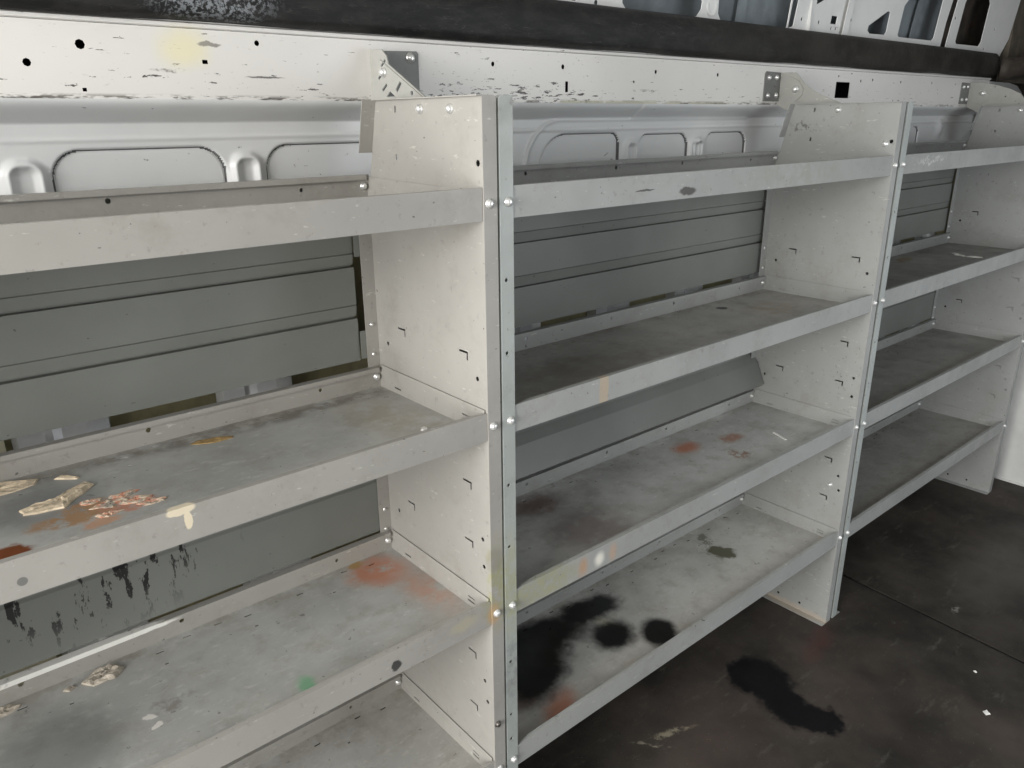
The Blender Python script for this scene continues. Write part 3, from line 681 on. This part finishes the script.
# front corner: rounded grey reinforcement, dark brown trim, cab darkness
cn = MB(); pts = [(2.93, 1.40), (3.36, 1.40), (3.35, 1.54), (3.31, 1.590), (3.24, 1.617), (3.15, 1.626), (2.93, 1.628)]
cn.sheet(pts, [circ((3.02, 1.575), .006), circ((3.00, 1.60), .005)], lambda a, b, c: (a, YW-.004+c, b), .01)
struct(cn.build('trim_3', [M_shell], bevel=.003))
br = MB()
nn = 22; vs = []; fs = []
def rough_bar(mb, p0, p1, w_, h_, seed):
    rnd = random.Random(seed); nseg = 12; base = len(mb.v); vs = []; fs = []
    for i in range(nseg+1):
        t = i/nseg; c = Vector(p0).lerp(Vector(p1), t)
        for j in range(10):
            a = 2*math.pi*j/10; r = 1+rnd.uniform(-.16, .16)
            vs.append((c.x+w_*r*math.cos(a)*.8, c.y+w_*r*math.cos(a)*.3, c.z+h_*r*math.sin(a)))
    for i in range(nseg):
        for j in range(10): fs.append((i*10+j, i*10+(j+1) % 10, (i+1)*10+(j+1) % 10, (i+1)*10+j))
    fs.append(tuple(range(10))[::-1]); fs.append(tuple(nseg*10+j for j in range(10)))
    mb.add(vs, fs)
rough_bar(br, (2.99, .37, 1.675), (3.55, .20, 1.700), .08, .042, 3)
rough_bar(br, (3.20, .34, 1.655), (3.6, .10, 1.675), .05, .02, 4)
struct(br.build('trim_4', [M_brown], smooth=True))
tb = MB().box(3.17, 3.9, .41, .44, 1.63, 2.02); struct(tb.build('trim_5', [simple('brown_headliner', (.10, .085, .065), .85, 0, 20, .2, .3)]))

# bulkhead half panel at the front end
bh = MB(); bh.box(2.838, 2.842, -.45, .30, .012, 1.40); bh.box(2.832, 2.838, -.45, .30, .004, .012)
for y in (-.25, .05): bh.box(2.834, 2.838, y-.012, y+.012, .1, 1.3)
struct(bh.build('wall_front', [simple('white_bulkhead_paint', (.56, .56, .54), .45, 0, 4, .08)]))

ow = MB().box(-2.3, 3.9, .56, .58, 0, 2.05); struct(ow.build('wall_outer', [M_brown]))
# rest of the van body
fl = MB().box(-2.3, 3.9, -1.75, .45, -.03, 0); struct(fl.build('floor', [M_black]))
ce = MB().box(-2.3, 3.9, -1.75, .45, 2.02, 2.05); struct(ce.build('ceiling', [M_upper]))
op = MB(); op.sheet([(-2.3, 0), (3.9, 0), (3.9, 2.02), (-2.3, 2.02)], [[(.75, .05), (2.35, .05), (2.35, 1.85), (.75, 1.85)]], lambda a, b, c: (a, -1.75-c, b), .03)
struct(op.build('wall_opposite', [M_shell]))
cb = MB().box(3.9, 3.93, -1.75, .58, 0, 2.05); struct(cb.build('wall_cab', [M_brown]))

# rubber mats
a_ = MB().box(-2.3, 1.0, -1.75, .40, 0, .006)
def mat_piece(pts, label):
    mb = MB().sheet(pts, [], lambda a, b, c: (a, b, .0002+c), .0055)
    return tag(mb.build('rubber_mat', [M_mat], bevel=.0015), label, 'mat', 'rubber floor mats')
mat_piece([(-2.3, -1.74), (1.497, -1.74), (1.573, -.468), (1.609, .034), (1.633, .40), (-2.3, .40)], 'black rubber floor mat with glossy black spill, left of the seam')
mat_piece([(1.509, -1.74), (2.825, -1.74), (2.825, .40), (1.645, .40), (1.621, .034), (1.585, -.468)], 'black rubber floor mat between the seam and the white bulkhead')

# ------------------------------------------------------------------ debris
def flake(name, pts, z, th, mat, label, cat, group=None, seed=1, bumpy=.4, sub=3):
    """irregular crust: outline subdivided, jittered, thickness falling off to the rim"""
    rnd = random.Random(seed)
    out = []
    for i in range(len(pts)):
        p, q = Vector(pts[i]), Vector(pts[(i+1) % len(pts)])
        L = (q-p).length
        for k in range(sub):
            t = k/sub; c = p.lerp(q, t); out.append((c.x+rnd.uniform(-1, 1)*L*.06, c.y+rnd.uniform(-1, 1)*L*.06))
    cx = sum(p[0] for p in out)/len(out); cy = sum(p[1] for p in out)/len(out)
    o = empty(name, (cx, cy, z)) if False else None
    mb = MB(); n = len(out); vs = []; fs = []
    rings = [(1, .0), (.97, .45), (.72, 1.0), (.42, .8), (.15, .9)]
    for s_, h in rings:
        for (x, y) in out:
            vs.append((cx+(x-cx)*s_, cy+(y-cy)*s_, z+.0003+th*h*(1+rnd.uniform(-bumpy, bumpy)) if h else z+.0002))
    for r in range(len(rings)-1):
        for j in range(n): a = r*n+j; b = r*n+(j+1) % n; fs.append((a, b, b+n, a+n))
    fs.append(tuple((len(rings)-1)*n+j for j in range(n))); fs.append(tuple(range(n))[::-1])
    mb.add(vs, fs)
    ob = mb.build(name, [mat])
    ob.data.transform(Matrix.Translation((-cx, -cy, -z))); ob.location = (cx, cy, z)
    return tag(ob, label, cat, group)
zS2 = Z2+SF; zS3 = Z3+SF; zS4 = Z4+SF
flake('glue_flake', [(-.69, .33), (-.645, .327), (-.592, .300), (-.600, .284), (-.643, .272), (-.70, .27)], zS2, .0035, M_glue, 'broad cream dried glue flake at the far left of the nearest middle shelf', 'glue', None, 2)
flake('glue_flake', [(-.632, .205), (-.628, .186), (-.585, .176), (-.566, .196), (-.535, .228), (-.545, .243), (-.575, .222), (-.60, .208)], zS2, .004, M_glue, 'long cream curled glue flake lying above the orange stain', 'glue', None, 3)
flake('glue_flake', [(-.575, .285), (-.550, .262), (-.545, .268), (-.565, .292)], zS2, .002, M_glue, 'small thin cream glue sliver behind the long flake', 'glue', None, 4)
rnd = random.Random(11)
for k, (x, y, s_, lab) in enumerate([(-.535, .150, .020, 'orange dried glue crumb at the left of the crust patch'), (-.517, .167, .017, 'dull orange dried glue crumb at the back of the crust patch'),
      (-.506, .138, .020, 'large salmon dried glue crumb in the middle of the crust patch'), (-.492, .118, .015, 'salmon dried glue crumb at the right tip of the crust patch'),
      (-.552, .172, .016, 'orange dried glue crumb touching the long cream flake'), (-.545, .118, .014, 'thin salmon glue crumb nearest the shelf lip')]):
    pts = [(x+s_*rnd.uniform(.7, 1.6)*math.cos(a), y+s_*.62*rnd.uniform(.6, 1.25)*math.sin(a)) for a in [i*math.pi/4 for i in range(8)]]
    flake('glue_crumb', pts, zS2, .0016, M_glue2, lab, 'glue', 'orange glue crumbs on the middle shelf', 20+k, .6)
flake('dry_scrap', [(-.385, .280), (-.352, .262), (-.322, .262), (-.318, .270), (-.345, .283), (-.372, .290)], zS2, .002, M_leaf, 'narrow tan dry scrap on the nearest middle shelf', 'scrap', None, 6)
flake('putty_blob', [(-.598, .300), (-.575, .316), (-.548, .316), (-.535, .296), (-.552, .279), (-.585, .280)], zS3, .006, M_putty, 'grey-brown dried putty blob against the rear lip of the lower shelf', 'putty', None, 7)
flake('putty_blob', [(-.625, .300), (-.612, .304), (-.606, .296), (-.616, .291)], zS3, .003, M_putty, 'tiny round putty drop left of the big blob', 'putty', None, 8, sub=2)
flake('putty_blob', [(-.72, .315), (-.695, .322), (-.680, .308), (-.70, .296), (-.73, .30)], zS3, .004, M_putty, 'brown putty patch at the far left of the lower shelf', 'putty', None, 9)
def nut(x, y, z, r, h, lab):
    mb = MB().lathe([(r*.95, 0), (r, h*.15), (r, h*.8), (r*.8, h)], lambda a, b, c: (a, b, c), 6)
    o = mb.build('loose_nut', [M_zinc]); o.location = (x, y, z+.0003); tag(o, lab, 'nut')
nut(-.072, .080, zS2, .0062, .006, 'loose zinc nut on the nearest middle shelf by its right front corner')
def strip(name, p, q, w_, z, th, mat, lab, cat):
    p, q = Vector(p), Vector(q); d = (q-p).normalized(); n = Vector((-d.y, d.x))*w_/2
    mb = MB().sheet([tuple(p+n), tuple(p-n), tuple(q-n), tuple(q+n)][::-1], [], lambda a, b, c: (a, b, z+.0003+c), th)
    tag(mb.build(name, [mat]), lab, cat)
strip('white_stick', (1.138, .142), (1.118, .092), .006, zS3, .0025, M_chip, 'short white stick on the third shelf of the middle unit', 'stick')
flake('white_crumb', [(2.385, .212), (2.392, .204), (2.352, .150), (2.340, .150), (2.352, .185)], zS2, .003, M_chip, 'long streak of white crumb on the dark shelf of the furthest unit', 'crumb', None, 12)
flake('white_crumb', [(2.350, .148), (2.362, .140), (2.368, .098), (2.352, .092), (2.338, .120)], zS2, .003, M_chip, 'short white crumb nearer the lip on the furthest dark shelf', 'crumb', None, 13)
flake('paint_chip', [(1.272, -.474), (1.280, -.462), (1.293, -.468), (1.284, -.480)], .006, .003, M_chip, 'larger white paint chip on the floor mat, lower right', 'chip', None, 14, sub=2)
flake('paint_chip', [(1.426, -.392), (1.430, -.384), (1.436, -.388), (1.432, -.394)], .006, .002, M_chip, 'small white paint chip on the floor mat nearer the seam', 'chip', None, 15, sub=2)
